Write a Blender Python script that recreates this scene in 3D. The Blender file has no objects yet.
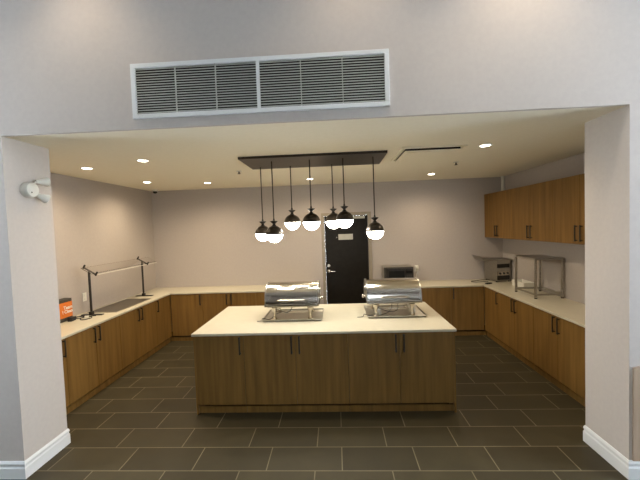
import bpy, bmesh, math, random
from mathutils import Vector, Matrix
random.seed(4)
S = bpy.context.scene
C = S.collection
PI = math.pi

# ------------------------------------------------------------------ materials
def mat(name, col, rough=.5, metal=0, emit=None, estr=0, trans=0, ior=1.45, spec=.5):
    m = bpy.data.materials.new(name); m.use_nodes = True
    b = m.node_tree.nodes['Principled BSDF']
    b.inputs['Base Color'].default_value = (*col, 1)
    b.inputs['Roughness'].default_value = rough
    b.inputs['Metallic'].default_value = metal
    b.inputs['Transmission Weight'].default_value = trans
    b.inputs['IOR'].default_value = ior
    b.inputs['Specular IOR Level'].default_value = spec
    if emit:
        b.inputs['Emission Color'].default_value = (*emit, 1)
        b.inputs['Emission Strength'].default_value = estr
    return m

def noisy(name, c1, c2, scale=8, rough=.6, bump=0, stretch=(1, 1, 1), metal=0, detail=4, rnd=False, lo=.35, hi=.65, spec=.5):
    m = mat(name, c1, rough, metal, spec=spec); nt = m.node_tree; n = nt.nodes; l = nt.links
    b = n['Principled BSDF']
    tc = n.new('ShaderNodeTexCoord'); mp = n.new('ShaderNodeMapping')
    mp.inputs['Scale'].default_value = stretch
    src = tc.outputs['Object']
    if rnd:
        oi = n.new('ShaderNodeObjectInfo'); ml = n.new('ShaderNodeVectorMath'); ml.operation = 'SCALE'
        ml.inputs[0].default_value = (7, 11, 5); l.new(oi.outputs['Random'], ml.inputs['Scale'])
        ad = n.new('ShaderNodeVectorMath'); l.new(src, ad.inputs[0]); l.new(ml.outputs[0], ad.inputs[1])
        src = ad.outputs[0]
    l.new(src, mp.inputs['Vector'])
    t = n.new('ShaderNodeTexNoise'); t.inputs['Scale'].default_value = scale; t.inputs['Detail'].default_value = detail
    l.new(mp.outputs[0], t.inputs['Vector'])
    r = n.new('ShaderNodeValToRGB')
    r.color_ramp.elements[0].position = lo; r.color_ramp.elements[1].position = hi
    r.color_ramp.elements[0].color = (*c1, 1); r.color_ramp.elements[1].color = (*c2, 1)
    l.new(t.outputs['Fac'], r.inputs[0]); l.new(r.outputs[0], b.inputs['Base Color'])
    if bump:
        bp = n.new('ShaderNodeBump'); bp.inputs['Strength'].default_value = bump; bp.inputs['Distance'].default_value = .002
        l.new(t.outputs['Fac'], bp.inputs['Height']); l.new(bp.outputs[0], b.inputs['Normal'])
    return m

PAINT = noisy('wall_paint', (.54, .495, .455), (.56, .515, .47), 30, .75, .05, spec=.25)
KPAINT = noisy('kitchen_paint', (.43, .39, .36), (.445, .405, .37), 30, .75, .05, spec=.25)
CEIL = noisy('ceiling_paint', (.87, .82, .67), (.89, .84, .69), 25, .8, .05, spec=.2)
TRIM = mat('trim_white', (.74, .76, .75), .4)
WOOD = noisy('oak_laminate', (.145, .077, .0185), (.235, .128, .033), 1.5, .5, .04, (15, 15, .8), detail=5, rnd=True, lo=.3, hi=.72, spec=.3)
TAN = noisy('tan_streaked', (.40, .29, .20), (.48, .36, .26), 1.5, .5, 0, (20, 20, 1))
QUARTZ = noisy('cream_quartz', (.53, .495, .39), (.555, .52, .41), 14, .28, 0)
BLACK = noisy('black_metal', (.012, .010, .009), (.02, .017, .014), 40, .4)
BRONZE = noisy('dark_bronze', (.022, .016, .011), (.035, .026, .018), 20, .35, metal=.3)
STEEL = noisy('polished_steel', (.57, .53, .46), (.64, .60, .53), 3, .17, metal=1)
SATIN = noisy('satin_steel', (.36, .345, .31), (.44, .42, .38), 5, .33, metal=1, stretch=(1, 12, 12))
TRAYM = noisy('tray_steel', (.55, .53, .47), (.62, .60, .54), 6, .42, metal=1)
PLASTW = noisy('white_plastic', (.68, .67, .60), (.72, .71, .64), 10, .4)
RUBBER = noisy('black_rubber', (.012, .012, .012), (.02, .02, .02), 30, .6)
DOORM = noisy('black_door_paint', (.009, .007, .005), (.012, .010, .007), 14, .5, spec=.18)
FRAMEM = noisy('taupe_frame_paint', (.27, .235, .18), (.30, .26, .2), 12, .5)
GREYSIGN = noisy('grey_plate', (.40, .39, .33), (.44, .43, .37), 10, .4)
DARKGAP = noisy('dark_void', (.01, .009, .007), (.014, .012, .01), 10, .9)
ORANGE = noisy('orange_card', (.62, .16, .022), (.68, .19, .03), 12, .5)
BOXGREY = noisy('charcoal_card', (.045, .042, .035), (.06, .055, .045), 20, .55)
WHITE = mat('white_print', (.8, .78, .74), .5)
OVENDARK = noisy('oven_dark', (.012, .01, .008), (.02, .016, .013), 20, .3)
MWGLASS = mat('dark_glass', (.012, .012, .012), .08)
LOUVRE = noisy('louvre_paint', (.50, .515, .48), (.54, .555, .52), 15, .5)
PLATE = noisy('warming_plate', (.075, .063, .048), (.095, .08, .062), 6, .3, metal=.3)
GLASS = mat('clear_glass', (1, 1, 1), .01, trans=1, ior=1.3, spec=.3)
GLOBE = mat('opal_globe', (.9, .9, .88), .3, emit=(1, .93, .80), estr=38)
LENS = mat('downlight_lens', (.9, .9, .88), .3, emit=(1, .88, .70), estr=16)

# floor tiles: dark slate in a one-third running bond
FLOOR = mat('slate_tile', (.05, .045, .035), .4, spec=.3)
nt = FLOOR.node_tree; n = nt.nodes; l = nt.links; b = n['Principled BSDF']
tc = n.new('ShaderNodeTexCoord'); mp = n.new('ShaderNodeMapping')
W_, R_ = .629, .297
mp.inputs['Location'].default_value = (.864 + 20 * W_, -3.264 + 40 * R_, 0)
l.new(tc.outputs['Object'], mp.inputs['Vector'])
bk = n.new('ShaderNodeTexBrick'); bk.offset = .645; bk.offset_frequency = 2
for k, v in (('Scale', 1), ('Mortar Size', .005), ('Mortar Smooth', .2), ('Bias', 0), ('Brick Width', W_), ('Row Height', R_)):
    bk.inputs[k].default_value = v
bk.inputs['Color1'].default_value = (.036, .029, .014, 1)
bk.inputs['Color2'].default_value = (.048, .039, .019, 1)
bk.inputs['Mortar'].default_value = (.14, .12, .075, 1)
l.new(mp.outputs[0], bk.inputs['Vector'])
ns = n.new('ShaderNodeTexNoise'); ns.inputs['Scale'].default_value = 5; ns.inputs['Detail'].default_value = 7
l.new(tc.outputs['Object'], ns.inputs['Vector'])
mx = n.new('ShaderNodeMix'); mx.data_type = 'RGBA'; mx.blend_type = 'OVERLAY'; mx.inputs['Factor'].default_value = .35
l.new(bk.outputs['Color'], mx.inputs[6]); l.new(ns.outputs['Fac'], mx.inputs[7])
l.new(mx.outputs[2], b.inputs['Base Color'])
bp = n.new('ShaderNodeBump'); bp.inputs['Strength'].default_value = .25; bp.inputs['Distance'].default_value = .004
l.new(ns.outputs['Fac'], bp.inputs['Height']); l.new(bp.outputs[0], b.inputs['Normal'])
mr = n.new('ShaderNodeMapRange'); mr.inputs[3].default_value = .48; mr.inputs[4].default_value = .68
l.new(ns.outputs['Fac'], mr.inputs[0]); l.new(mr.outputs[0], b.inputs['Roughness'])

# ------------------------------------------------------------------ mesh helpers
def bx(bm, x0, x1, y0, y1, z0, z1):
    vs = [bm.verts.new((x, y, z)) for z in (z0, z1) for y in (y0, y1) for x in (x0, x1)]
    for f in ((0, 2, 3, 1), (4, 5, 7, 6), (0, 1, 5, 4), (2, 6, 7, 3), (0, 4, 6, 2), (1, 3, 7, 5)):
        bm.faces.new([vs[i] for i in f])
    return vs

def prism(bm, poly, z0, z1, fn=None):
    """extrude a polygon (u,v) along w from z0 to z1; fn maps (u,v,w) to xyz"""
    fn = fn or (lambda u, v, w: (u, v, w))
    a = [bm.verts.new(fn(u, v, z0)) for u, v in poly]; c = [bm.verts.new(fn(u, v, z1)) for u, v in poly]
    k = len(poly)
    fs = [bm.faces.new(a[::-1]), bm.faces.new(c)]
    for i in range(k):
        fs.append(bm.faces.new((a[i], a[(i + 1) % k], c[(i + 1) % k], c[i])))
    return fs

def lathe(bm, prof, seg=32, M=None):
    """revolve (r,z) profile about Z; M places it"""
    M = M or Matrix()
    rings = []
    for r, z in prof:
        if r < 1e-5:
            rings.append([bm.verts.new(M @ Vector((0, 0, z)))])
        else:
            rings.append([bm.verts.new(M @ Vector((r * math.cos(2 * PI * i / seg), r * math.sin(2 * PI * i / seg), z))) for i in range(seg)])
    for A, B in zip(rings, rings[1:]):
        for i in range(seg):
            j = (i + 1) % seg
            if len(A) == 1 and len(B) == 1: continue
            if len(A) == 1: bm.faces.new((A[0], B[i], B[j]))
            elif len(B) == 1: bm.faces.new((A[i], A[j], B[0]))
            else: bm.faces.new((A[i], A[j], B[j], B[i]))
    return rings

def axis(p, d):
    return Matrix.Translation(Vector(p)) @ Vector(d).to_track_quat('Z', 'Y').to_matrix().to_4x4()

def cyl(bm, p, q, r, r2=None, seg=20):
    p, q = Vector(p), Vector(q); L = (q - p).length; r2 = r if r2 is None else r2
    lathe(bm, [(0, 0), (r, 0), (r2, L), (0, L)], seg, axis(p, q - p))

def tube(bm, pts, r, seg=8, sub=5):
    """smooth tube through points (Catmull-Rom)"""
    P = [Vector(p) for p in pts]; Q = []
    for i in range(len(P) - 1):
        a = P[max(i - 1, 0)]; b_ = P[i]; c = P[i + 1]; d = P[min(i + 2, len(P) - 1)]
        for s in range(sub):
            t = s / sub
            Q.append(.5 * ((2 * b_) + (-a + c) * t + (2 * a - 5 * b_ + 4 * c - d) * t * t + (-a + 3 * b_ - 3 * c + d) * t ** 3))
    Q.append(P[-1]); rings = []; up = Vector((.13, .21, .97))
    for i, p in enumerate(Q):
        t = (Q[min(i + 1, len(Q) - 1)] - Q[max(i - 1, 0)]).normalized()
        u = t.cross(up)
        u = u.normalized() if u.length > 1e-3 else t.orthogonal().normalized()
        v = t.cross(u)
        rings.append([bm.verts.new(p + r * (math.cos(2 * PI * k / seg) * u + math.sin(2 * PI * k / seg) * v)) for k in range(seg)])
    for A, B in zip(rings, rings[1:]):
        for k in range(seg):
            bm.faces.new((A[k], A[(k + 1) % seg], B[(k + 1) % seg], B[k]))
    bm.faces.new(rings[0][::-1]); bm.faces.new(rings[-1])

def obj(name, bm, m, parent=None, loc=(0, 0, 0), rotz=0, smooth=False, bevel=0):
    bmesh.ops.recalc_face_normals(bm, faces=bm.faces[:])
    me = bpy.data.meshes.new(name); bm.to_mesh(me); bm.free()
    me.materials.append(m)
    if smooth:
        me.shade_smooth(); me.set_sharp_from_angle(angle=math.radians(40))
    o = bpy.data.objects.new(name, me); C.objects.link(o)
    o.location = loc; o.rotation_euler = (0, 0, rotz)
    if parent: o.parent = parent
    if bevel:
        md = o.modifiers.new('bevel', 'BEVEL'); md.width = bevel; md.segments = 2; md.limit_method = 'ANGLE'
    return o

def box_obj(name, m, dims, parent=None, bevel=0, **k):
    bm = bmesh.new(); bx(bm, *dims); return obj(name, bm, m, parent, bevel=bevel, **k)

def thing(name, label, cat, loc=(0, 0, 0), rotz=0, group=None):
    o = bpy.data.objects.new(name, None); C.objects.link(o)
    o.empty_display_size = .05
    o.location = loc; o.rotation_euler = (0, 0, rotz)
    return tag(o, label, cat, group)

def tag(o, label, cat, group=None):
    o['label'] = label; o['category'] = cat
    if group: o['group'] = group
    return o

def struct(o, label=None, cat=None):
    o['kind'] = 'structure'
    if label: o['label'] = label
    if cat: o['category'] = cat
    return o

def dup(o, parent=None):
    c = o.copy(); C.objects.link(c)
    if parent: c.parent = parent
    for ch in list(o.children): dup(ch, c)
    return c

# ------------------------------------------------------------------ the room
XL, XR, YB, ZC = -3.617, 3.142, 6.505, 2.808      # kitchen walls and ceiling
PL, PR, YF, YP = -2.636, 2.164, 2.586, 3.032      # opening piers, front wall faces
CT = .891                                          # counter height
FX0, FX1, FY0, FZ = -4.6, 5.2, -5.5, 4.35          # hall in front of the opening

struct(box_obj('floor', FLOOR, (FX0, FX1, FY0, YB + .12, -.1, 0)), 'dark slate tile floor laid in staggered rows', 'floor')
bm = bmesh.new(); bx(bm, XL - .12, XR + .12, YP, YB + .12, ZC, ZC + .1)
bx(bm, PL, PR, YF + .03, YP, ZC, ZC + .02)
struct(obj('ceiling', bm, CEIL), 'cream kitchen ceiling behind the wide opening', 'ceiling')
struct(box_obj('ceiling_hall', PAINT, (FX0, FX1, FY0, YF, FZ, FZ + .1)), 'high ceiling of the hall in front of the opening', 'ceiling')
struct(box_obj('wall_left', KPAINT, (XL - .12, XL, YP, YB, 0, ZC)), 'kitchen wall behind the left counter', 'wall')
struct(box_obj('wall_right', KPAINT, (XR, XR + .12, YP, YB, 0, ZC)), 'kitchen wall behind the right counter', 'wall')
# back wall with the doorway cut out
DX0, DX1, DZ = -.235, .635, 2.205
bm = bmesh.new()
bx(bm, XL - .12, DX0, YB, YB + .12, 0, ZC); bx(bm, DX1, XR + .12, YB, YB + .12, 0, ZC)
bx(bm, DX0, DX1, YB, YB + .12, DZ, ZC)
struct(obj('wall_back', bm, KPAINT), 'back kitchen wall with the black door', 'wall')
# front wall: two piers and the deep header between them, one painted mass
bm = bmesh.new()
bx(bm, FX0, PL, YF, YP, 0, ZC + .02); bx(bm, PR, FX1, YF, YP, 0, ZC + .02)
bx(bm, FX0, FX1, YF, YP, ZC + .02, FZ); bx(bm, PL, PR, YF, YF + .03, ZC, ZC + .02)
struct(obj('wall_front', bm, PAINT), 'front wall with a wide opening between two piers', 'wall')
# unseen hall side and rear walls; openings added and sized to let in daylight
for nm, x0, x1, w0, w1, lab in (('wall_hall_left', FX0 - .12, FX0, 1.82, 2.44, 'left wall of the hall with an opening added for side daylight'), ('wall_hall_right', FX1, FX1 + .12, .9, 2.44, 'right wall of the hall with an opening sized for side daylight')):
    bm = bmesh.new()
    bx(bm, x0, x1, FY0, YF, 0, .85); bx(bm, x0, x1, FY0, YF, 4.2, FZ)
    bx(bm, x0, x1, FY0, w0, .85, 4.2); bx(bm, x0, x1, w1, YF, .85, 4.2)
    struct(obj(nm, bm, PAINT), lab, 'wall')
bm = bmesh.new(); y0, y1 = FY0 - .12, FY0
bx(bm, FX0 - .12, .2, y0, y1, 0, FZ); bx(bm, 1.7, FX1 + .12, y0, y1, 0, FZ); bx(bm, .2, 1.7, y0, y1, 0, 1.0); bx(bm, .2, 1.7, y0, y1, 2.0, FZ)  # unseen opening added to light the island from the front
struct(obj('wall_hall_rear', bm, PAINT), 'rear wall of the hall with a small opening added for frontal light', 'wall')

# baseboards wrap each pier
def baseboard(name, side, lab):
    prof = [(0, 0), (.013, 0), (.013, .088), (.0075, .1), (.0075, .112), (.012, .118), (.012, .128), (.004, .147), (0, .147)]
    bm = bmesh.new()
    # path: along front face, around the inner corner, along the jamb, then around to the back a little
    if side < 0: path = [(FX0, YF, 0, -1), (PL, YF, 1, -1), (PL, YP, 1, 1), (PL - .3, YP, 0, 1)]
    else: path = [(FX1, YF, 0, -1), (PR, YF, -1, -1), (PR, YP, -1, 1), (PR + .3, YP, 0, 1)]
    rings = [[bm.verts.new((x + nx * d, y + ny * d, z)) for d, z in prof] for x, y, nx, ny in path]
    for A, B in zip(rings, rings[1:]):
        for i in range(len(prof)):
            j = (i + 1) % len(prof); bm.faces.new((A[i], A[j], B[j], B[i]))
    bm.faces.new(rings[0]); bm.faces.new(rings[-1])
    return struct(obj(name, bm, TRIM), lab, 'baseboard')
baseboard('baseboard_left', -1, 'white moulded baseboard around the left pier')
baseboard('baseboard_right', 1, 'white moulded baseboard around the right pier')
bm = bmesh.new(); prism(bm, [(2.187, .147), (3.1, .147), (3.1, .872), (2.235, .872), (2.187, .862)], YF - .012, YF, lambda u, v, w: (u, w, v))  # thin slab colours the lower pier face tan above the baseboard
struct(obj('trim_1', bm, TAN), 'thin tan slab on the lower front of the right pier', 'trim')

# door
d = box_obj('door_1', DOORM, (DX0 + .02, DX1 - .02, YB + .03, YB + .075, .005, DZ - .02)); struct(d, 'black door in the back wall', 'door')
bm = bmesh.new()
cyl(bm, (-.16, YB + .03, 1.125), (-.16, YB + .018, 1.125), .03)
cyl(bm, (-.16, YB + .018, 1.125), (-.16, YB - .03, 1.125), .011)
cyl(bm, (-.165, YB - .028, 1.125), (-.045, YB - .028, 1.12), .011, .009)
obj('lever_handle', bm, STEEL, d, smooth=True)['label'] = 'silver lever handle'
bm = bmesh.new(); cyl(bm, (-.16, YB + .03, 1.23), (-.16, YB + .008, 1.23), .03); cyl(bm, (-.16, YB + .01, 1.23), (-.16, YB - .004, 1.23), .014)
obj('deadbolt', bm, STEEL, d, smooth=True)['label'] = 'silver round deadbolt'
box_obj('sign_plate', GREYSIGN, (.045, .325, YB + .022, YB + .03, 1.725, 1.835), d, bevel=.003)['label'] = 'pale grey sign plate'
bm = bmesh.new(); cyl(bm, (.012, YB + .03, 1.775), (.012, YB + .012, 1.775), .010); cyl(bm, (.012, YB + .012, 1.775), (.012, YB + .008, 1.775), .009)
obj('peephole', bm, GREYSIGN, d, smooth=True)['label'] = 'small silver peephole'
bm = bmesh.new(); bx(bm, .33, .56, YB - .03, YB + .03, 2.125, 2.172); bx(bm, .10, .35, YB - .045, YB - .03, 2.165, 2.180)
obj('door_closer', bm, GREYSIGN, d, bevel=.004)['label'] = 'grey closer arm'
bm = bmesh.new()
for x0, x1 in ((DX0 - .045, DX0 + .018), (DX1 - .018, DX1 + .045)): bx(bm, x0, x1, YB - .02, YB + .09, 0, DZ + .045)
bx(bm, DX0 + .018, DX1 - .018, YB - .02, YB + .09, DZ - .018, DZ + .045)
struct(obj('trim_2', bm, FRAMEM, bevel=.004), 'taupe frame around the black door', 'trim')
# small white pipe in the corner
bm = bmesh.new(); cyl(bm, (3.108, 6.40, 2.498), (3.108, 6.40, ZC), .03); cyl(bm, (3.108, 6.40, ZC - .02), (3.108, 6.40, ZC), .034)
tag(obj('pipe', bm, PLASTW, smooth=True), 'short white pipe rising from wall cabinets to ceiling in the corner', 'pipe')

# ------------------------------------------------------------------ cabinets
DOORT = .02
def handle_obj(parent, x, z, y, L=.19):
    """slim black bar pull standing off the door"""
    bm = bmesh.new(); w = .0075
    bx(bm, x - w, x + w, y - .032, y - .022, z - L / 2, z + L / 2)
    for s in (-1, 1):
        bx(bm, x - w, x + w, y - .024, y, z + s * (L / 2 - .012) - .006, z + s * (L / 2 - .012) + .006)
    return obj('handle', bm, BLACK, parent, bevel=.0015)

def cabinet(label, loc, rotz, width, doors, depth=.57, top=.864, z0=.10, base=True, endl=False, endr=False, group=None, hz=.755, name='base_cabinet', toe=(.002, -.002)):
    """doors: list of (x0, x1, handle_x); local front face of the doors at y=0, facing -y"""
    t = thing(name, label, 'cabinet', loc, rotz, group)
    bm = bmesh.new()
    bx(bm, .002, width - .002, DOORT + .002, depth, z0, top)
    obj('carcass', bm, WOOD, t)
    if base:
        box_obj('toe_kick', WOOD, (toe[0], width + toe[1], .032, .048, 0, z0 - .029), t)
    for x0, x1, hx in doors:
        dm = bmesh.new(); bx(dm, x0 + .0018, x1 - .0018, 0, DOORT, z0 + (.003 if base else 0), top - .004)
        d = obj('door', dm, WOOD, t, bevel=.0012)
        handle_obj(d, hx, hz, 0)
    if endl: box_obj('end_panel', WOOD, (-.018, .001, 0, depth, 0, top), t, bevel=.001)
    if endr: box_obj('end_panel', WOOD, (width - .001, width + .018, 0, depth, 0, top), t, bevel=.001)
    return t

def pair(w): return [(0, w / 2, w / 2 - .042), (w / 2, w, w / 2 + .042)]
G1 = 'oak base cabinets along the kitchen walls'
XLF = -3.034; XRF = 2.531; YBF = 5.903       # door faces of the three runs
# left run: local x runs along +Y
for y0, w, drs, lab in (
    (3.045, .5, [(0, .5, .46)], 'oak base cabinet of the left counter, half hidden by the left pier'),
    (3.545, .93, pair(.93), 'oak two-door base cabinet of the left counter below the orange box'),
    (4.475, .93, pair(.93), 'oak two-door base cabinet of the left counter below the dark warming plate'),
    (5.405, .494, [(0, .494, .043)], 'oak single-door base cabinet at the far inner end of the left counter')):
    cabinet(lab, (XLF, y0, 0), PI / 2, w, drs, group=G1)
# right run: local x runs along -Y
for y1, w, drs, lab in (
    (5.899, .511, [(0, .511, .469)], 'oak single-door base cabinet at the far inner end of the right counter'),
    (5.388, .931, pair(.931), 'oak two-door base cabinet of the right counter below the steel shelf stand'),
    (4.457, .932, pair(.932), 'oak two-door base cabinet of the right counter nearest the right pier that shows both handles'),
    (3.525, .48, [(0, .48, .026)], 'oak base cabinet of the right counter, half hidden by the right pier')):
    cabinet(lab, (XRF, y1, 0), -PI / 2, w, drs, group=G1)
# back run, left of the door and right of it
for x0, w, drs, lab in (
    (-3.028, .588, [(0, .588, .546)], 'oak single-door base cabinet in the back left corner of the kitchen'),
    (-2.44, .97, pair(.97), 'oak two-door base cabinet on the back wall beside the left corner unit'),
    (-1.47, .97, pair(.97), 'oak base cabinet on the back wall just left of the black door'),
    (.80, .58, pair(.58), 'oak base cabinet on the back wall just right of the black door'),
    (1.38, .58, [(0, .58, .04)], 'oak base cabinet on the back wall below the microwave'),
    (1.96, .565, [(0, .565, .04)], 'oak single-door base cabinet in the back right corner of the kitchen')):
    cabinet(lab, (x0, YBF, 0), 0, w, drs, group=G1, endr=(x0 == -1.47), endl=(x0 == .8), toe=(-.05 if x0 < -3 else .002, .05 if x0 == 1.96 else -.002))
# island
G2 = 'oak cabinets of the kitchen island'
YI = 3.512
for x0, w, drs, lab, el, er in (
    (-1.558, .53, [(0, .53, .49)], 'oak single-door island cabinet at the left end', True, False),
    (-1.028, 1.116, pair(1.116), 'oak two-door island cabinet in the middle', False, False),
    (.088, 1.096, [(0, .54, .498), (.54, 1.096, .582)], 'oak two-door island cabinet at the right end', False, True)):
    cabinet(lab, (x0, YI, 0), 0, w, drs, depth=1.21, group=G2, endl=el, endr=er, name='island_cabinet')
# wall cabinets
G3 = 'oak wall cabinets over the right counter'
for y1, w, drs, lab in (
    (6.50, .99, [(0, .49, .45), (.49, .99, .53)], 'oak two-door wall cabinet touching the back wall'),
    (5.51, 1.005, pair(1.005), 'oak two-door wall cabinet, middle of the three over the right counter'),
    (4.505, .97, pair(.97), 'oak two-door wall cabinet nearest the right pier')):
    cabinet(lab, (2.81, y1, 0), -PI / 2, w, drs, depth=.33, z0=1.688, top=2.494, base=False, group=G3, hz=1.815, name='wall_cabinet')

# worktops
def worktop(name, poly, label):
    bm = bmesh.new(); prism(bm, poly, CT - .026, CT)
    return tag(obj(name, bm, QUARTZ, bevel=.003), label, 'countertop')
worktop('countertop', [(XL + .001, YP + .002), (-3.019, YP + .002), (-3.019, 5.888), (-.47, 5.888), (-.47, YB - .001), (XL + .001, YB - .001)],
        'cream L-shaped countertop along the left and back walls')
worktop('countertop', [(XR - .001, YP + .002), (XR - .001, YB - .001), (.77, YB - .001), (.77, 5.888), (2.516, 5.888), (2.516, YP + .002)],
        'cream L-shaped countertop along the right wall to the door')
worktop('countertop', [(-1.59, 3.494), (1.212, 3.494), (1.212, 4.749), (-1.59, 4.749)], 'cream island top carrying the two chafing dishes')

# ------------------------------------------------------------------ return air vent on the front wall
VX0, VX1, VZ0, VZ1, VM = -1.539, .435, 2.881, 3.297, -.551
t = thing('air_vent', 'long white two-panel louvred air vent above the opening', 'vent', ((VX0 + VX1) / 2, YF, VZ0))
cx = (VX0 + VX1) / 2
bm = bmesh.new(); fw = .034
A = [(VX0, VX1, VZ0, VZ0 + fw), (VX0, VX1, VZ1 - fw, VZ1), (VX0, VX0 + fw, VZ0 + fw, VZ1 - fw), (VX1 - fw, VX1, VZ0 + fw, VZ1 - fw)]
for x0, x1, z0, z1 in A: bx(bm, x0 - cx, x1 - cx, -.022, 0, z0 - VZ0, z1 - VZ0)
obj('frame', bm, TRIM, t, bevel=.003)
box_obj('divider', TRIM, (VM - .012 - cx, VM + .012 - cx, -.022, 0, fw, VZ1 - VZ0 - fw), t)
box_obj('backing', DARKGAP, (VX0 + fw - cx, VX1 - fw - cx, -.003, -.0005, fw, VZ1 - VZ0 - fw), t)
for x0, x1 in ((VX0 + fw, VM - .012), (VM + .012, VX1 - fw)):
    bm = bmesh.new(); N = 18; H = VZ1 - VZ0 - 2 * fw
    for i in range(N):
        z = fw + (i + .5) * H / N; h = .0062
        prism(bm, [(-.018, z - h - .001), (-.018, z - h + .0025), (-.004, z + h + .001), (-.004, z + h - .0025)], x0 - cx, x1 - cx, lambda u, v, w: (w, u, v))
    for k in (1, 2):
        x = x0 + (x1 - x0) * k / 3 - cx
        bx(bm, x - .0028, x + .0028, -.0195, -.004, fw, VZ1 - VZ0 - fw)
    obj('louvre_panel', bm, LOUVRE, t)

# ------------------------------------------------------------------ ceiling fittings
def downlight(x, y, label, first=[None]):
    if first[0] is None:
        t = thing('ceiling_light', label, 'ceiling light', (x, y, ZC), 0, 'recessed ceiling lights of the kitchen')
        bm = bmesh.new(); lathe(bm, [(.052, 0), (.054, -.008), (.066, -.008), (.071, 0)], 32)
        obj('trim_ring', bm, TRIM, t, smooth=True)
        bm = bmesh.new(); lathe(bm, [(0, -.011), (.03, -.0095), (.045, -.006), (.053, -.001)], 32)
        obj('lens', bm, LENS, t, smooth=True)
        L = bpy.data.lights.new('bulb', 'SPOT'); L.energy = 66; L.color = (1, .79, .54)
        L.spot_size = math.radians(162); L.spot_blend = 1.0; L.shadow_soft_size = .045
        o = bpy.data.objects.new('bulb', L); C.objects.link(o); o.parent = t; o.location = (0, 0, -.02)
        first[0] = t
    else:
        t = dup(first[0]); t.location = (x, y, ZC); t['label'] = label
downlight(-2.131, 3.70, 'recessed ceiling light nearest the opening on the left, left of the pendants')
downlight(1.629, 3.72, 'recessed ceiling light right of the ceiling diffuser, nearest the opening')
downlight(-2.998, 3.985, 'recessed ceiling light above the near part of the left counter')
downlight(-2.998, 5.29, 'recessed ceiling light above the far part of the left counter')
downlight(-2.149, 5.64, 'recessed ceiling light by the back wall, right of the security camera')
downlight(-.409, 5.70, 'recessed ceiling light by the back wall, seen between the pendant cords')
downlight(1.616, 5.71, 'recessed ceiling light by the back wall, behind the ceiling diffuser')

for x, y, lab in ((-1.317, 4.651, 'small dark sprinkler head on the ceiling left of the pendant canopy'), (1.659, 4.685, 'small dark sprinkler head on the ceiling right of the diffuser')):
    t = thing('sprinkler', lab, 'sprinkler', (x, y, ZC), 0, 'ceiling sprinklers')
    bm = bmesh.new(); lathe(bm, [(0, 0), (.038, 0), (.034, -.008), (.014, -.01)], 24); obj('flange', bm, PLASTW, t, smooth=True)
    bm = bmesh.new(); cyl(bm, (0, 0, -.005), (0, 0, -.035), .009); lathe(bm, [(0, -.035), (.022, -.036), (.022, -.04), (0, -.041)], 16); obj('nozzle', bm, BRONZE, t, smooth=True)
t = thing('security_camera', 'small security camera on the ceiling in the back left corner', 'camera', (-3.43, 6.31, ZC))
bm = bmesh.new(); lathe(bm, [(0, 0), (.055, 0), (.055, -.025), (.045, -.032), (0, -.032)], 28); obj('base', bm, PLASTW, t, smooth=True)
bm = bmesh.new(); lathe(bm, [(.042, -.03)] + [(.042 * math.cos(a * PI / 16), -.03 - .042 * math.sin(a * PI / 16)) for a in range(1, 8)] + [(0, -.072)], 28); obj('dome', bm, MWGLASS, t, smooth=True)

t = thing('ceiling_diffuser', 'square cream air diffuser plate hanging just below the kitchen ceiling', 'vent', (1.075, 4.01, ZC))
box_obj('shade_neck', DARKGAP, (-.29, .29, -.30, .30, -.03, -.0005), t)  # near-black box puts the shade of the gap above the plate into colour
bm = bmesh.new()
for a in (0,):
    prism(bm, [(-.305, -.32), (.305, -.32), (.305, .32), (-.305, .32)], -.036, -.03)
    prism(bm, [(-.27, -.285), (.27, -.285), (.27, .285), (-.27, .285)], -.044, -.036)
obj('plate', bm, CEIL, t, bevel=.002)
bm = bmesh.new()
for x0, x1, y0, y1 in ((-.345, .345, -.36, -.325), (-.345, .345, .325, .36), (-.345, -.315, -.325, .325), (.315, .345, -.325, .325)):
    bx(bm, x0, x1, y0, y1, -.012, -.0005)
obj('frame', bm, CEIL, t)

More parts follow.
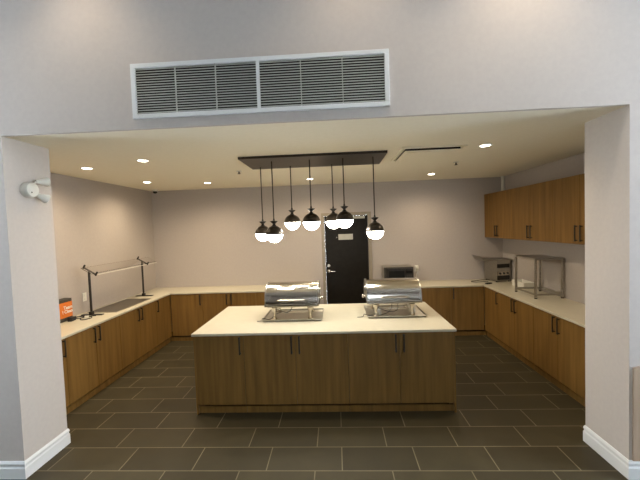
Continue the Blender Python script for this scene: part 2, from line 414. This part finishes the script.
# ------------------------------------------------------------------ pendant light with seven globes
px0, px1, py0, py1 = -1.069, .592, 3.747, 4.431
pc = ((px0 + px1) / 2, (py0 + py1) / 2)
pend = thing('pendant_light', 'dark bronze ceiling plate with seven hanging half-opal globe lamps over the island', 'pendant light', (*pc, ZC))
hx, hy = (px1 - px0) / 2, (py1 - py0) / 2
box_obj('canopy', BRONZE, (-hx, hx, -hy, hy, -.028, -.0005), pend, bevel=.002)
R = .1
a0 = math.radians(4)
first = None
for x, y, z in ((-.938, 4.3, 1.934), (-.726, 3.94, 1.926), (-.554, 4.3, 2.065), (-.282, 3.94, 2.057), (-.025, 4.3, 2.063), (.107, 3.94, 2.068), (.455, 3.94, 1.926)):
    loc = (x - pc[0], y - pc[1], z - ZC)
    if first is None:
        bm = bmesh.new()
        pr = [(R * .985, -.004), (R * 1.015, -.004), (R * 1.02, .006)] + [(R * 1.02 * math.cos(a), R * 1.02 * math.sin(a)) for a in [math.radians(v) for v in range(6, 84, 6)]] + [(.014, R * 1.02)]
        lathe(bm, pr, 40)
        first = obj('lamp_shade', bm, BRONZE, pend, smooth=True)
        bm = bmesh.new()
        lathe(bm, [(.98 * R * math.cos(a), .98 * R * math.sin(a)) for a in [math.radians(v) for v in range(0, -90, -6)]] + [(0, -.98 * R)], 40)
        obj('glass_globe', bm, GLOBE, first, smooth=True)['label'] = 'glowing white lower half of the globe'
        bm = bmesh.new()
        lathe(bm, [(0, R), (.03, R), (.018, R + .012), (.015, R + .02), (.022, R + .03), (.044, R + .048), (.046, R + .054), (.03, R + .057), (.012, R + .062), (.008, R + .085), (0, R + .085)], 28)
        obj('socket_cap', bm, BLACK, first, smooth=True)
        p = first
    else:
        p = first.copy(); C.objects.link(p)
        for ch in list(first.children):
            if ch.name.startswith('cord'): continue
            q = ch.copy(); C.objects.link(q); q.parent = p
    p.location = loc
    bm = bmesh.new(); cyl(bm, (0, 0, R + .08), (0, 0, -loc[2] - .028), .0065, seg=10)
    obj('cord', bm, BRONZE, p, smooth=True)

# ------------------------------------------------------------------ chafing dishes on sheet trays
def sheet_tray(name, x0, x1, y0, y1, label):
    t = thing(name, label, 'tray', ((x0 + x1) / 2, (y0 + y1) / 2, CT), 0, 'sheet trays on the island')
    hx, hy = (x1 - x0) / 2, (y1 - y0) / 2; bm = bmesh.new()
    prof = [(1, .022), (1, .026), (.99, .027), (.965, .008), (0, .008), (0, .0005), (.96, .0005), (.985, .018)]
    def ring(s, z): 
        dx, dy = hx - (1 - s) * .5 * 1, hy - (1 - s) * .5
        return [bm.verts.new((sx * dx, sy * dy, z)) for sx, sy in ((-1, -1), (1, -1), (1, 1), (-1, 1))]
    seq = [(.96, .0005), (.985, .018), (1, .02), (1, .026), (.985, .027), (.965, .008)]
    rs = [ring(s, z) for s, z in seq]
    for A, B in zip(rs, rs[1:]):
        for i in range(4): bm.faces.new((A[i], A[(i + 1) % 4], B[(i + 1) % 4], B[i]))
    bm.faces.new(rs[0]); bm.faces.new(rs[-1])
    obj('tray', bm, TRAYM, t)
    return t
sheet_tray('sheet_tray', -.912, -.188, 3.885, 4.42, 'flat steel tray under the left chafing dish')
sheet_tray('sheet_tray', .336, 1.04, 3.945, 4.50, 'flat steel tray under the right chafing dish')

def chafer(loc, side, label, W=.64, D=.46):
    t = thing('chafing_dish', label, 'chafing dish', loc, 0, 'roll-top chafing dishes')
    hw, hd = W / 2, D / 2
    zb, zr, zt = .137, .18, .417
    # water pan with a stepped rim
    bm = bmesh.new()
    prism(bm, [(-hd + .06, zb), (hd - .06, zb), (hd - .012, zr - .021), (-hd + .012, zr - .021)], -hw + .02, hw - .02, lambda u, v, w: (w, u, v)); bx(bm, -hw - .006, hw + .006, -hd - .008, hd + .008, zr - .02, zr + .012)
    obj('water_pan', bm, STEEL, t, bevel=.006)
    # roll-top lid: superellipse profile swept along x
    pf = []; n = 2.5
    for i in range(0, 33):
        a = PI * i / 32; c, s = math.cos(a), math.sin(a)
        pf.append((math.copysign(abs(c) ** (2 / n), -c) * hd * .985, zr + .012 + (zt - zr - .012) * abs(s) ** (2 / n)))
    bm = bmesh.new(); prism(bm, pf, -hw + .012, hw - .012, lambda u, v, w: (w, u, v))
    lid = obj('lid', bm, STEEL, t, smooth=True)
    for s in (-1, 1):
        bm = bmesh.new(); q = [(u * 1.02, zr + .004 + (v - zr - .004) * 1.02) for u, v in pf]
        x0, x1 = sorted((s * (hw - .014), s * (hw + .002)))
        prism(bm, q, x0, x1, lambda u, v, w: (w, u, v))
        obj('end_cap', bm, SATIN, lid, smooth=True)
    # front handle
    bm = bmesh.new()
    zz, yy = zr + .062, -hd - .03
    tube(bm, [(-.16, -hd + .01, zz), (-.155, yy, zz), (-.1, yy - .004, zz), (.1, yy - .004, zz), (.155, yy, zz), (.16, -hd + .01, zz)], .009, 10)
    obj('handle', bm, STEEL, lid, smooth=True)
    # pivot with knob on the end that shows
    bm = bmesh.new()
    cyl(bm, (side * (hw + .001), -.02, zr + .12), (side * (hw + .018), -.02, zr + .12), .055, seg=28)
    obj('pivot_disc', bm, SATIN, t, smooth=True)
    bm = bmesh.new()
    cyl(bm, (side * hw, -.09, zr + .05), (side * (hw + .028), -.09, zr + .05), .01)
    lathe(bm, [(0, 0), (.018, 0), (.022, .008), (.022, .02), (.014, .027), (0, .028)], 20, axis((side * (hw + .026), -.09, zr + .05), (side, 0, 0)))
    obj('knob', bm, STEEL, t, smooth=True)
    # legs: turned columns with pads
    for sx in (-1, 1):
        for sy in (-1, 1):
            bm = bmesh.new()
            lathe(bm, [(0, 0), (.03, 0), (.031, .01), (.02, .02), (.017, .05), (.02, .08), (.027, .108), (.036, zb + .006), (0, zb + .006)], 20, Matrix.Translation((sx * (hw - .105), sy * (hd - .055), 0)))
            obj('leg', bm, STEEL, t, smooth=True)
    bm = bmesh.new()
    for sy in (-1, 1): cyl(bm, (-hw + .105, sy * (hd - .055), .09), (hw - .105, sy * (hd - .055), .09), .006, seg=10)
    for sx in (-1, 1): cyl(bm, (sx * (hw - .105), -hd + .055, .09), (sx * (hw - .105), hd - .055, .09), .006, seg=10)
    obj('stretcher', bm, STEEL, t, smooth=True)
    return t
ZT = CT + .0085
c1 = chafer((-.555, 4.16, ZT), 1, 'roll-top steel chafing dish on the left of the island')
c2 = chafer((.665, 4.21, ZT), -1, 'roll-top steel chafing dish on the right of the island')
def cord(name, par, pts, m=RUBBER, r=.004):
    bm = bmesh.new(); tube(bm, pts, r, 8, 6); return obj(name, bm, m, par, smooth=True)
cord('power_cord', c2, [(-.02, -.15, .14), (-.03, -.19, .10), (-.07, -.21, .055), (-.13, -.21, .03), (-.2, -.2, .012), (-.26, -.15, .005), (-.31, -.16, .008), (-.355, -.17, .024), (-.375, -.18, -.003), (-.44, -.2, -.004)])
cord('power_cord', c2, [(.05, -.15, .14), (.045, -.19, .10), (.02, -.21, .07), (-.05, -.21, .06), (-.12, -.2, .075), (-.18, -.18, .10), (-.2, -.12, .14)])
cord('power_cord', c1, [(0, -.12, .14), (-.02, -.19, .11), (-.06, -.2, .085), (-.12, -.19, .09), (-.2, -.17, .06), (-.27, -.2, .008), (-.35, -.22, .024), (-.372, -.222, -.004), (-.42, -.23, -.004)])

def fuel_can(x, y, label, h=.08):
    t = thing('fuel_can', label, 'fuel can', (x, y, ZT), 0, 'fuel cans under the right chafing dish')
    bm = bmesh.new(); lathe(bm, [(0, 0), (.034, 0), (.036, .004), (.036, h - .005), (.034, h), (.03, h - .002), (.03, h - .006), (0, h - .006)], 28); obj('can', bm, PLASTW, t, smooth=True)
    bm = bmesh.new(); lathe(bm, [(0, h - .007), (.012, h - .006), (.014, h + .002), (.02, h + .004), (.02, h + .008), (0, h + .009)], 20); obj('cap', bm, STEEL, t, smooth=True)
fuel_can(.482, 4.07, 'small white can under the left end of the right chafing dish', .112)
fuel_can(.905, 4.13, 'small white can under the right end of the right chafing dish', .095)

# ------------------------------------------------------------------ left counter
t = thing('warming_plate', 'dark rectangular drop-in warming plate set in the left counter', 'warming plate', (-3.335, 4.995, CT))
bm = bmesh.new(); hx, hy = .215, .445
prism(bm, [(-hx + .012, -hy + .012), (hx - .012, -hy + .012), (hx - .012, hy - .012), (-hx + .012, hy - .012)], .0005, .004)
obj('plate', bm, PLATE, t)
bm = bmesh.new()
for x0, x1, y0, y1 in ((-hx, hx, -hy, -hy + .014), (-hx, hx, hy - .014, hy), (-hx, -hx + .014, -hy + .014, hy - .014), (hx - .014, hx, -hy + .014, hy - .014)): bx(bm, x0, x1, y0, y1, .0005, .008)
obj('rim', bm, SATIN, t, bevel=.002)

t = thing('food_guard', 'glass sneeze guard on two black posts over the warming plate', 'food guard', (-3.4, 5.05, CT))
ax, ay = -3.4, 5.05
for y in (4.43, 5.69):
    bm = bmesh.new(); cyl(bm, (-3.395 - ax, y - ay, .01), (-3.395 - ax, y - ay, .603), .015, seg=16); bx(bm, -3.395 - ax - .022, -3.395 - ax + .022, y - ay - .022, y - ay + .022, .01, .05)
    post = obj('post', bm, BLACK, t, smooth=True)
    box_obj('foot', BLACK, (-3.53 - ax, -3.235 - ax, y - ay - .028, y - ay + .028, .0005, .012), post, bevel=.003)
    bm = bmesh.new()
    p0, p1 = Vector((-3.47 - ax, y - ay, .655)), Vector((-3.30 - ax, y - ay, .555))
    dv = (p1 - p0).normalized(); nv = Vector((-dv.z, 0, dv.x)); nv = -nv if nv.z < 0 else nv
    cyl(bm, p0, p1, .011, seg=12)
    for p in (p0, p1): cyl(bm, p - nv * .012, p + nv * .045, .012, seg=12)
    obj('arm', bm, BLACK, post, smooth=True)
bm = bmesh.new()
p0, p1 = Vector((-3.455, 0, CT + .655)), Vector((-3.312, 0, CT + .572)); nv = Vector((.5, 0, .87)) * .006
poly = [(p.x - ax, p.z - CT) for p in (p0, p1, p1 + nv, p0 + nv)]
prism(bm, poly, 4.36 - ay, 6.0 - ay, lambda u, v, w: (u, w, v))
obj('glass_panel', bm, GLASS, t)['label'] = 'clear tilted glass panel'
bm = bmesh.new(); bx(bm, -3.312 - ax, -3.300 - ax, 4.47 - ay, 6.0 - ay, .548, .556)  # opaque white strip stands in for the reflection along the glass edge
obj('edge_glint', bm, PLASTW, t)['label'] = 'white strip standing in for the glint on the front glass edge'

bxt = thing('carton', 'orange and charcoal carton with white lettering by the left pier', 'box', (-3.561, 4.13, CT), PI / 2)
bm = bmesh.new(); bx(bm, -.113, .113, -.05, .05, .0005, .285); obj('carton_body', bm, BOXGREY, bxt, bevel=.004)
bm = bmesh.new(); bx(bm, -.112, .112, -.0525, -.0495, .05, .245); lab = obj('orange_panel', bm, ORANGE, bxt); lab['label'] = 'orange front panel'
def text(body, size, loc, rot, m, par, name):
    cu = bpy.data.curves.new(name, 'FONT'); cu.body = body; cu.size = size; cu.extrude = .0006; cu.align_x = 'CENTER'; cu.offset = .0012
    tmp = bpy.data.objects.new(name, cu); C.objects.link(tmp)
    dg = bpy.context.evaluated_depsgraph_get(); me = bpy.data.meshes.new_from_object(tmp.evaluated_get(dg))
    bpy.data.objects.remove(tmp); me.materials.clear(); me.materials.append(m)
    o = bpy.data.objects.new(name, me); C.objects.link(o); o.location = loc; o.rotation_euler = rot; o.parent = par
    return o
text('Team', .062, (.04, -.0535, .155), (PI / 2, 0, 0), WHITE, lab, 'lettering')
text('! Clean', .058, (.03, -.0535, .105), (PI / 2, 0, 0), WHITE, lab, 'lettering')

a = thing('power_adapter', 'black power adapter with looped cable beside the orange carton', 'adapter', (-3.45, 4.15, CT))
box_obj('adapter_body', RUBBER, (-.028, .028, -.045, .045, .0005, .05), a, rotz=.1, bevel=.006)
cord('cable', a, [(.01, .04, .03), (.02, .08, .006), (.06, .15, .006), (.13, .17, .006), (.18, .1, .006), (.14, .02, .006), (.08, .04, .006), (.07, .1, .016), (.12, .21, .006), (.16, .22, .006)], r=.005)
cord('cable', a, [(-.01, .04, .03), (-.02, .08, .012), (-.06, .15, .006), (-.04, .22, .006), (.02, .2, .006), (.03, .15, .014), (-.02, .12, .02), (-.1, .16, .006), (-.12, .22, .006)], r=.005)
pl = thing('plug', 'small white plug lying by the black adapter', 'plug', (-3.328, 4.25, CT))
bm = bmesh.new(); bx(bm, -.022, .022, -.02, .02, .0005, .036); obj('plug_body', bm, PLASTW, pl, rotz=.5, bevel=.006)
bm = bmesh.new(); bx(bm, .02, .04, -.009, -.005, .015, .023); bx(bm, .02, .04, .005, .009, .015, .023); obj('prongs', bm, STEEL, pl, rotz=.5)

def outlet(loc, rotz, label):
    t = thing('wall_outlet', label, 'outlet', loc, rotz)
    box_obj('cover_plate', PLASTW, (-.037, .037, -.007, -.0003, -.06, .06), t, bevel=.002)
    for z in (-.026, .026):
        bm = bmesh.new(); lathe(bm, [(0, .009), (.014, .009), (.016, .006), (.016, 0)], 20, Matrix.Translation((0, -.001, z)) @ Matrix.Rotation(PI / 2, 4, 'X'))
        obj('socket', bm, PLASTW, t, smooth=True)
    return t
outlet((XL, 4.60, 1.112), PI / 2, 'white wall outlet on the left wall behind the black post')
outlet((1.52, YB, 1.135), 0, 'white wall outlet on the back wall beside the microwave')
pg = thing('power_plug', 'white plug in the outlet beside the microwave', 'plug', (1.52, YB - .0105, 1.16))
box_obj('plug_body', PLASTW, (-.03, .03, -.045, 0, -.035, .03), pg, bevel=.008)
cord('cord', pg, [(0, -.03, -.03), (0, -.035, -.08), (-.01, -.03, -.14), (-.02, -.03, -.2), (-.03, -.04, -.235), (-.06, -.06, -.262)], PLASTW, .005)

# ------------------------------------------------------------------ microwave
t = thing('microwave', 'black-fronted microwave on the back counter by the door', 'microwave', (1.115, 6.13, CT))
W, H, D = .53, .32, .34
bm = bmesh.new(); bx(bm, -W / 2, W / 2, .012, D, .012, H); obj('body', bm, SATIN, t, bevel=.004)
bm = bmesh.new(); bx(bm, -W / 2, W / 2, 0, .012, .012, H)
obj('front_frame', bm, BOXGREY, t, bevel=.003)
d = box_obj('door', OVENDARK, (-W / 2 + .035, W / 2 - .15, -.012, -.0002, .022, H - .025), t, bevel=.003)
box_obj('door_window', MWGLASS, (-W / 2 + .085, W / 2 - .17, -.014, -.0115, .065, H - .07), d)
bm = bmesh.new(); tube(bm, [(W / 2 - .165, -.011, .06), (W / 2 - .165, -.035, .07), (W / 2 - .165, -.035, H - .07), (W / 2 - .165, -.011, H - .06)], .007, 8); obj('handle', bm, BLACK, d, smooth=True)
cp = box_obj('control_panel', OVENDARK, (W / 2 - .148, W / 2 - .006, -.01, -.0002, .022, H - .025), t, bevel=.002)
bm = bmesh.new()
for i in range(3):
    for j in range(4): bx(bm, W / 2 - .128 + i * .036, W / 2 - .103 + i * .036, -.013, -.0095, .06 + j * .032, .08 + j * .032)
obj('buttons', bm, BOXGREY, cp)
box_obj('display', MWGLASS, (W / 2 - .13, W / 2 - .025, -.012, -.0095, .205, .25), cp)
for x in (-.22, .22):
    for y in (.04, .3):
        bm = bmesh.new(); cyl(bm, (x, y, .0005), (x, y, .013), .015); obj('foot', bm, RUBBER, t, smooth=True)

# ------------------------------------------------------------------ right counter
t = thing('toaster_oven', 'grey steel conveyor toaster in the back right corner of the counter', 'toaster', (2.937, 6.295, CT), math.radians(12))
W, D, H = .28, .34, .385; hw, hd = W / 2, D / 2
bm = bmesh.new()
bx(bm, -hw, -hw + .012, -hd, hd, .02, H); bx(bm, hw - .012, hw, -hd, hd, .02, H); bx(bm, -hw + .012, hw - .012, -hd, hd, H - .06, H)
bx(bm, -hw + .012, hw - .012, hd - .012, hd, .02, H - .06); bx(bm, -hw + .012, hw - .012, -hd, hd - .012, .02, .035)
bx(bm, -hw + .012, hw - .012, -hd + .004, hd - .012, .115, .255)
obj('housing', bm, SATIN, t, bevel=.003)
box_obj('oven_cavity', OVENDARK, (-hw + .0125, hw - .0125, -hd + .02, hd - .013, .2555, H - .0605), t)
box_obj('lower_slot', OVENDARK, (-hw + .0125, hw - .0125, -hd + .02, hd - .013, .0355, .1145), t)
cp = box_obj('control_panel', STEEL, (-hw + .02, hw - .015, -hd - .006, -hd + .0035, .125, .19), t, bevel=.002)
for x in (-.075, 0, .075):
    bm = bmesh.new(); cyl(bm, (x, -hd - .005, .157), (x, -hd - .024, .157), .019, .015); obj('knob', bm, RUBBER, cp, smooth=True)
for x in (-.12, .12):
    for y in (-.14, .14):
        bm = bmesh.new(); cyl(bm, (x, y, .0005), (x, y, .021), .014); obj('foot', bm, RUBBER, t, smooth=True)
tr = thing('baking_tray', 'thin steel tray lying on top of the conveyor toaster', 'tray', (2.885, 6.295, CT + H + .0005))
bm = bmesh.new()
bx(bm, -.27, .235, -.19, .19, 0, .004)
for x0, x1, y0, y1 in ((-.27, .235, -.19, -.186), (-.27, .235, .186, .19), (.231, .235, -.186, .186)): bx(bm, x0, x1, y0, y1, .004, .02)
prism(bm, [(-.27, 0), (-.266, .004), (-.325, .09), (-.331, .087)], -.19, .19, lambda u, v, w: (u, w, v))
obj('tray', bm, SATIN, tr, bevel=.001)

t = thing('shelf_stand', 'open steel shelf stand with four legs on the right counter', 'stand', (2.92, 5.02, CT))
hx, hy, H = .195, .27, .565
bm = bmesh.new(); bx(bm, -hx, hx, -hy, hy, H - .03, H); obj('top_shelf', bm, SATIN, t, bevel=.004)
for sx in (-1, 1):
    for sy in (-1, 1):
        bm = bmesh.new(); x, y = sx * (hx - .016), sy * (hy - .016)
        bx(bm, x - .014, x + .014, y - .014, y + .014, .012, H - .03); g = obj('leg', bm, SATIN, t, bevel=.003)
        bm = bmesh.new(); cyl(bm, (x, y, .0005), (x, y, .013), .018); obj('foot', bm, RUBBER, g, smooth=True)
bm = bmesh.new(); z = .055; w = .01
for sy in (-1, 1): bx(bm, -hx + .03, hx - .03, sy * (hy - .016) - w, sy * (hy - .016) + w, z - .012, z + .012)
for sx in (-1, 1): bx(bm, sx * (hx - .016) - w, sx * (hx - .016) + w, -hy + .03, hy - .03, z - .012, z + .012)
obj('brace', bm, SATIN, t, bevel=.002)

t = thing('food_bin', 'shallow white plastic bin against the right wall behind the steel stand', 'bin', (3.03, 5.62, CT))
bm = bmesh.new(); hx, hy = .09, .19
o1 = [(-hx + .012, -hy + .012), (hx - .012, -hy + .012), (hx - .012, hy - .012), (-hx + .012, hy - .012)]; o2 = [(-hx, -hy), (hx, -hy), (hx, hy), (-hx, hy)]
i2 = [(-hx + .008, -hy + .008), (hx - .008, -hy + .008), (hx - .008, hy - .008), (-hx + .008, hy - .008)]; i1 = [(-hx + .02, -hy + .02), (hx - .02, -hy + .02), (hx - .02, hy - .02), (-hx + .02, hy - .02)]
rs = [[bm.verts.new((x, y, z)) for x, y in P] for P, z in ((o1, .0005), (o2, .1), (i2, .1), (i1, .008))]
for A, B in zip(rs, rs[1:]):
    for i in range(4): bm.faces.new((A[i], A[(i + 1) % 4], B[(i + 1) % 4], B[i]))
bm.faces.new(rs[0]); bm.faces.new(rs[-1])
obj('bin_body', bm, PLASTW, t, bevel=.002)

t = thing('remote_control', 'small black remote lying at the inner corner of the right counter', 'remote', (2.64, 5.985, CT), .5)
box_obj('remote_body', RUBBER, (-.06, .06, -.028, .028, .0005, .02), t, bevel=.005)
bm = bmesh.new()
for i in range(4):
    for j in (-1, 1): bx(bm, -.04 + i * .022, -.026 + i * .022, j * .01 - .005, j * .01 + .005, .0195, .022)
obj('buttons', bm, BOXGREY, t)
t = thing('extension_cable', 'grey cable looped on the back counter left of the toaster', 'cable', (2.6, 6.25, CT))
cord('cable', t, [(.22, .1, .006), (.12, .14, .006), (0, .08, .006), (-.13, .02, .006), (-.16, -.05, .006), (-.08, -.09, .006), (.03, -.06, .006), (.12, -.09, .006)], BOXGREY, .006)

# ------------------------------------------------------------------ emergency light on the left pier
t = thing('emergency_light', 'white emergency light with two lamp heads on the left pier', 'emergency light', (PL, 2.775, 2.40))
bm = bmesh.new(); lathe(bm, [(0, .0005), (.062, .0005), (.064, .006), (.064, .045), (.058, .06), (.04, .066), (0, .067)], 32, Matrix.Rotation(PI / 2, 4, 'Y'))
obj('housing', bm, PLASTW, t, smooth=True)
bm = bmesh.new(); cyl(bm, (.065, -.02, -.025), (.0685, -.02, -.025), .006); obj('test_button', bm, BOXGREY, t)
for p, dr in (((.035, .06, .078), (.3, .9, .06)), ((.038, .05, -.032), (.3, .8, -.42))):
    dr = Vector(dr).normalized()
    bm = bmesh.new()
    lathe(bm, [(0, 0), (.016, 0), (.02, .02), (.032, .06), (.042, .085), (.042, .092), (.036, .09), (.034, .08), (0, .07)], 28, axis(p, dr))
    hd_ = obj('lamp_head', bm, PLASTW, t, smooth=True)
    bm = bmesh.new(); q = Vector(p); cyl(bm, q * .55, q + dr * .012, .009); obj('bracket', bm, PLASTW, hd_, smooth=True)

# ------------------------------------------------------------------ lights, world, camera
def spot(x, y, e, col=(1, .82, .60), z=FZ - .02, size=110):
    L = bpy.data.lights.new('hall_light', 'SPOT'); L.energy = e; L.color = col; L.spot_size = math.radians(size); L.spot_blend = .8; L.shadow_soft_size = .05
    o = bpy.data.objects.new('hall_light', L); C.objects.link(o); o.location = (x, y, z)
for x, e in ((-1.9, 30), (.2, 24), (1.4, 48)):
    spot(x, YF - .45, e)
w = bpy.data.worlds.new('world'); S.world = w; w.use_nodes = True
w.node_tree.nodes['Background'].inputs[0].default_value = (.83, .95, 1.09, 1)
w.node_tree.nodes['Background'].inputs[1].default_value = 15

cam = bpy.data.cameras.new('camera'); co = bpy.data.objects.new('camera', cam); C.objects.link(co)
M = ((0.998297, 0.04666, -0.035004), (-0.048064, 0.998026, -0.040418), (0.033049, 0.042032, 0.99857))
r, f, u = (Vector(v) for v in M)
co.matrix_world = Matrix(((r.x, u.x, -f.x, 0), (r.y, u.y, -f.y, 0), (r.z, u.z, -f.z, 2.0), (0, 0, 0, 1)))
cam.sensor_width = 36; cam.lens = 336.18 * 36 / 640; cam.clip_start = .05
S.camera = co
S.view_settings.view_transform = 'Standard'; S.view_settings.look = 'None'
S.view_settings.gamma = 1; S.view_settings.use_curve_mapping = False
S.view_settings.exposure = .34
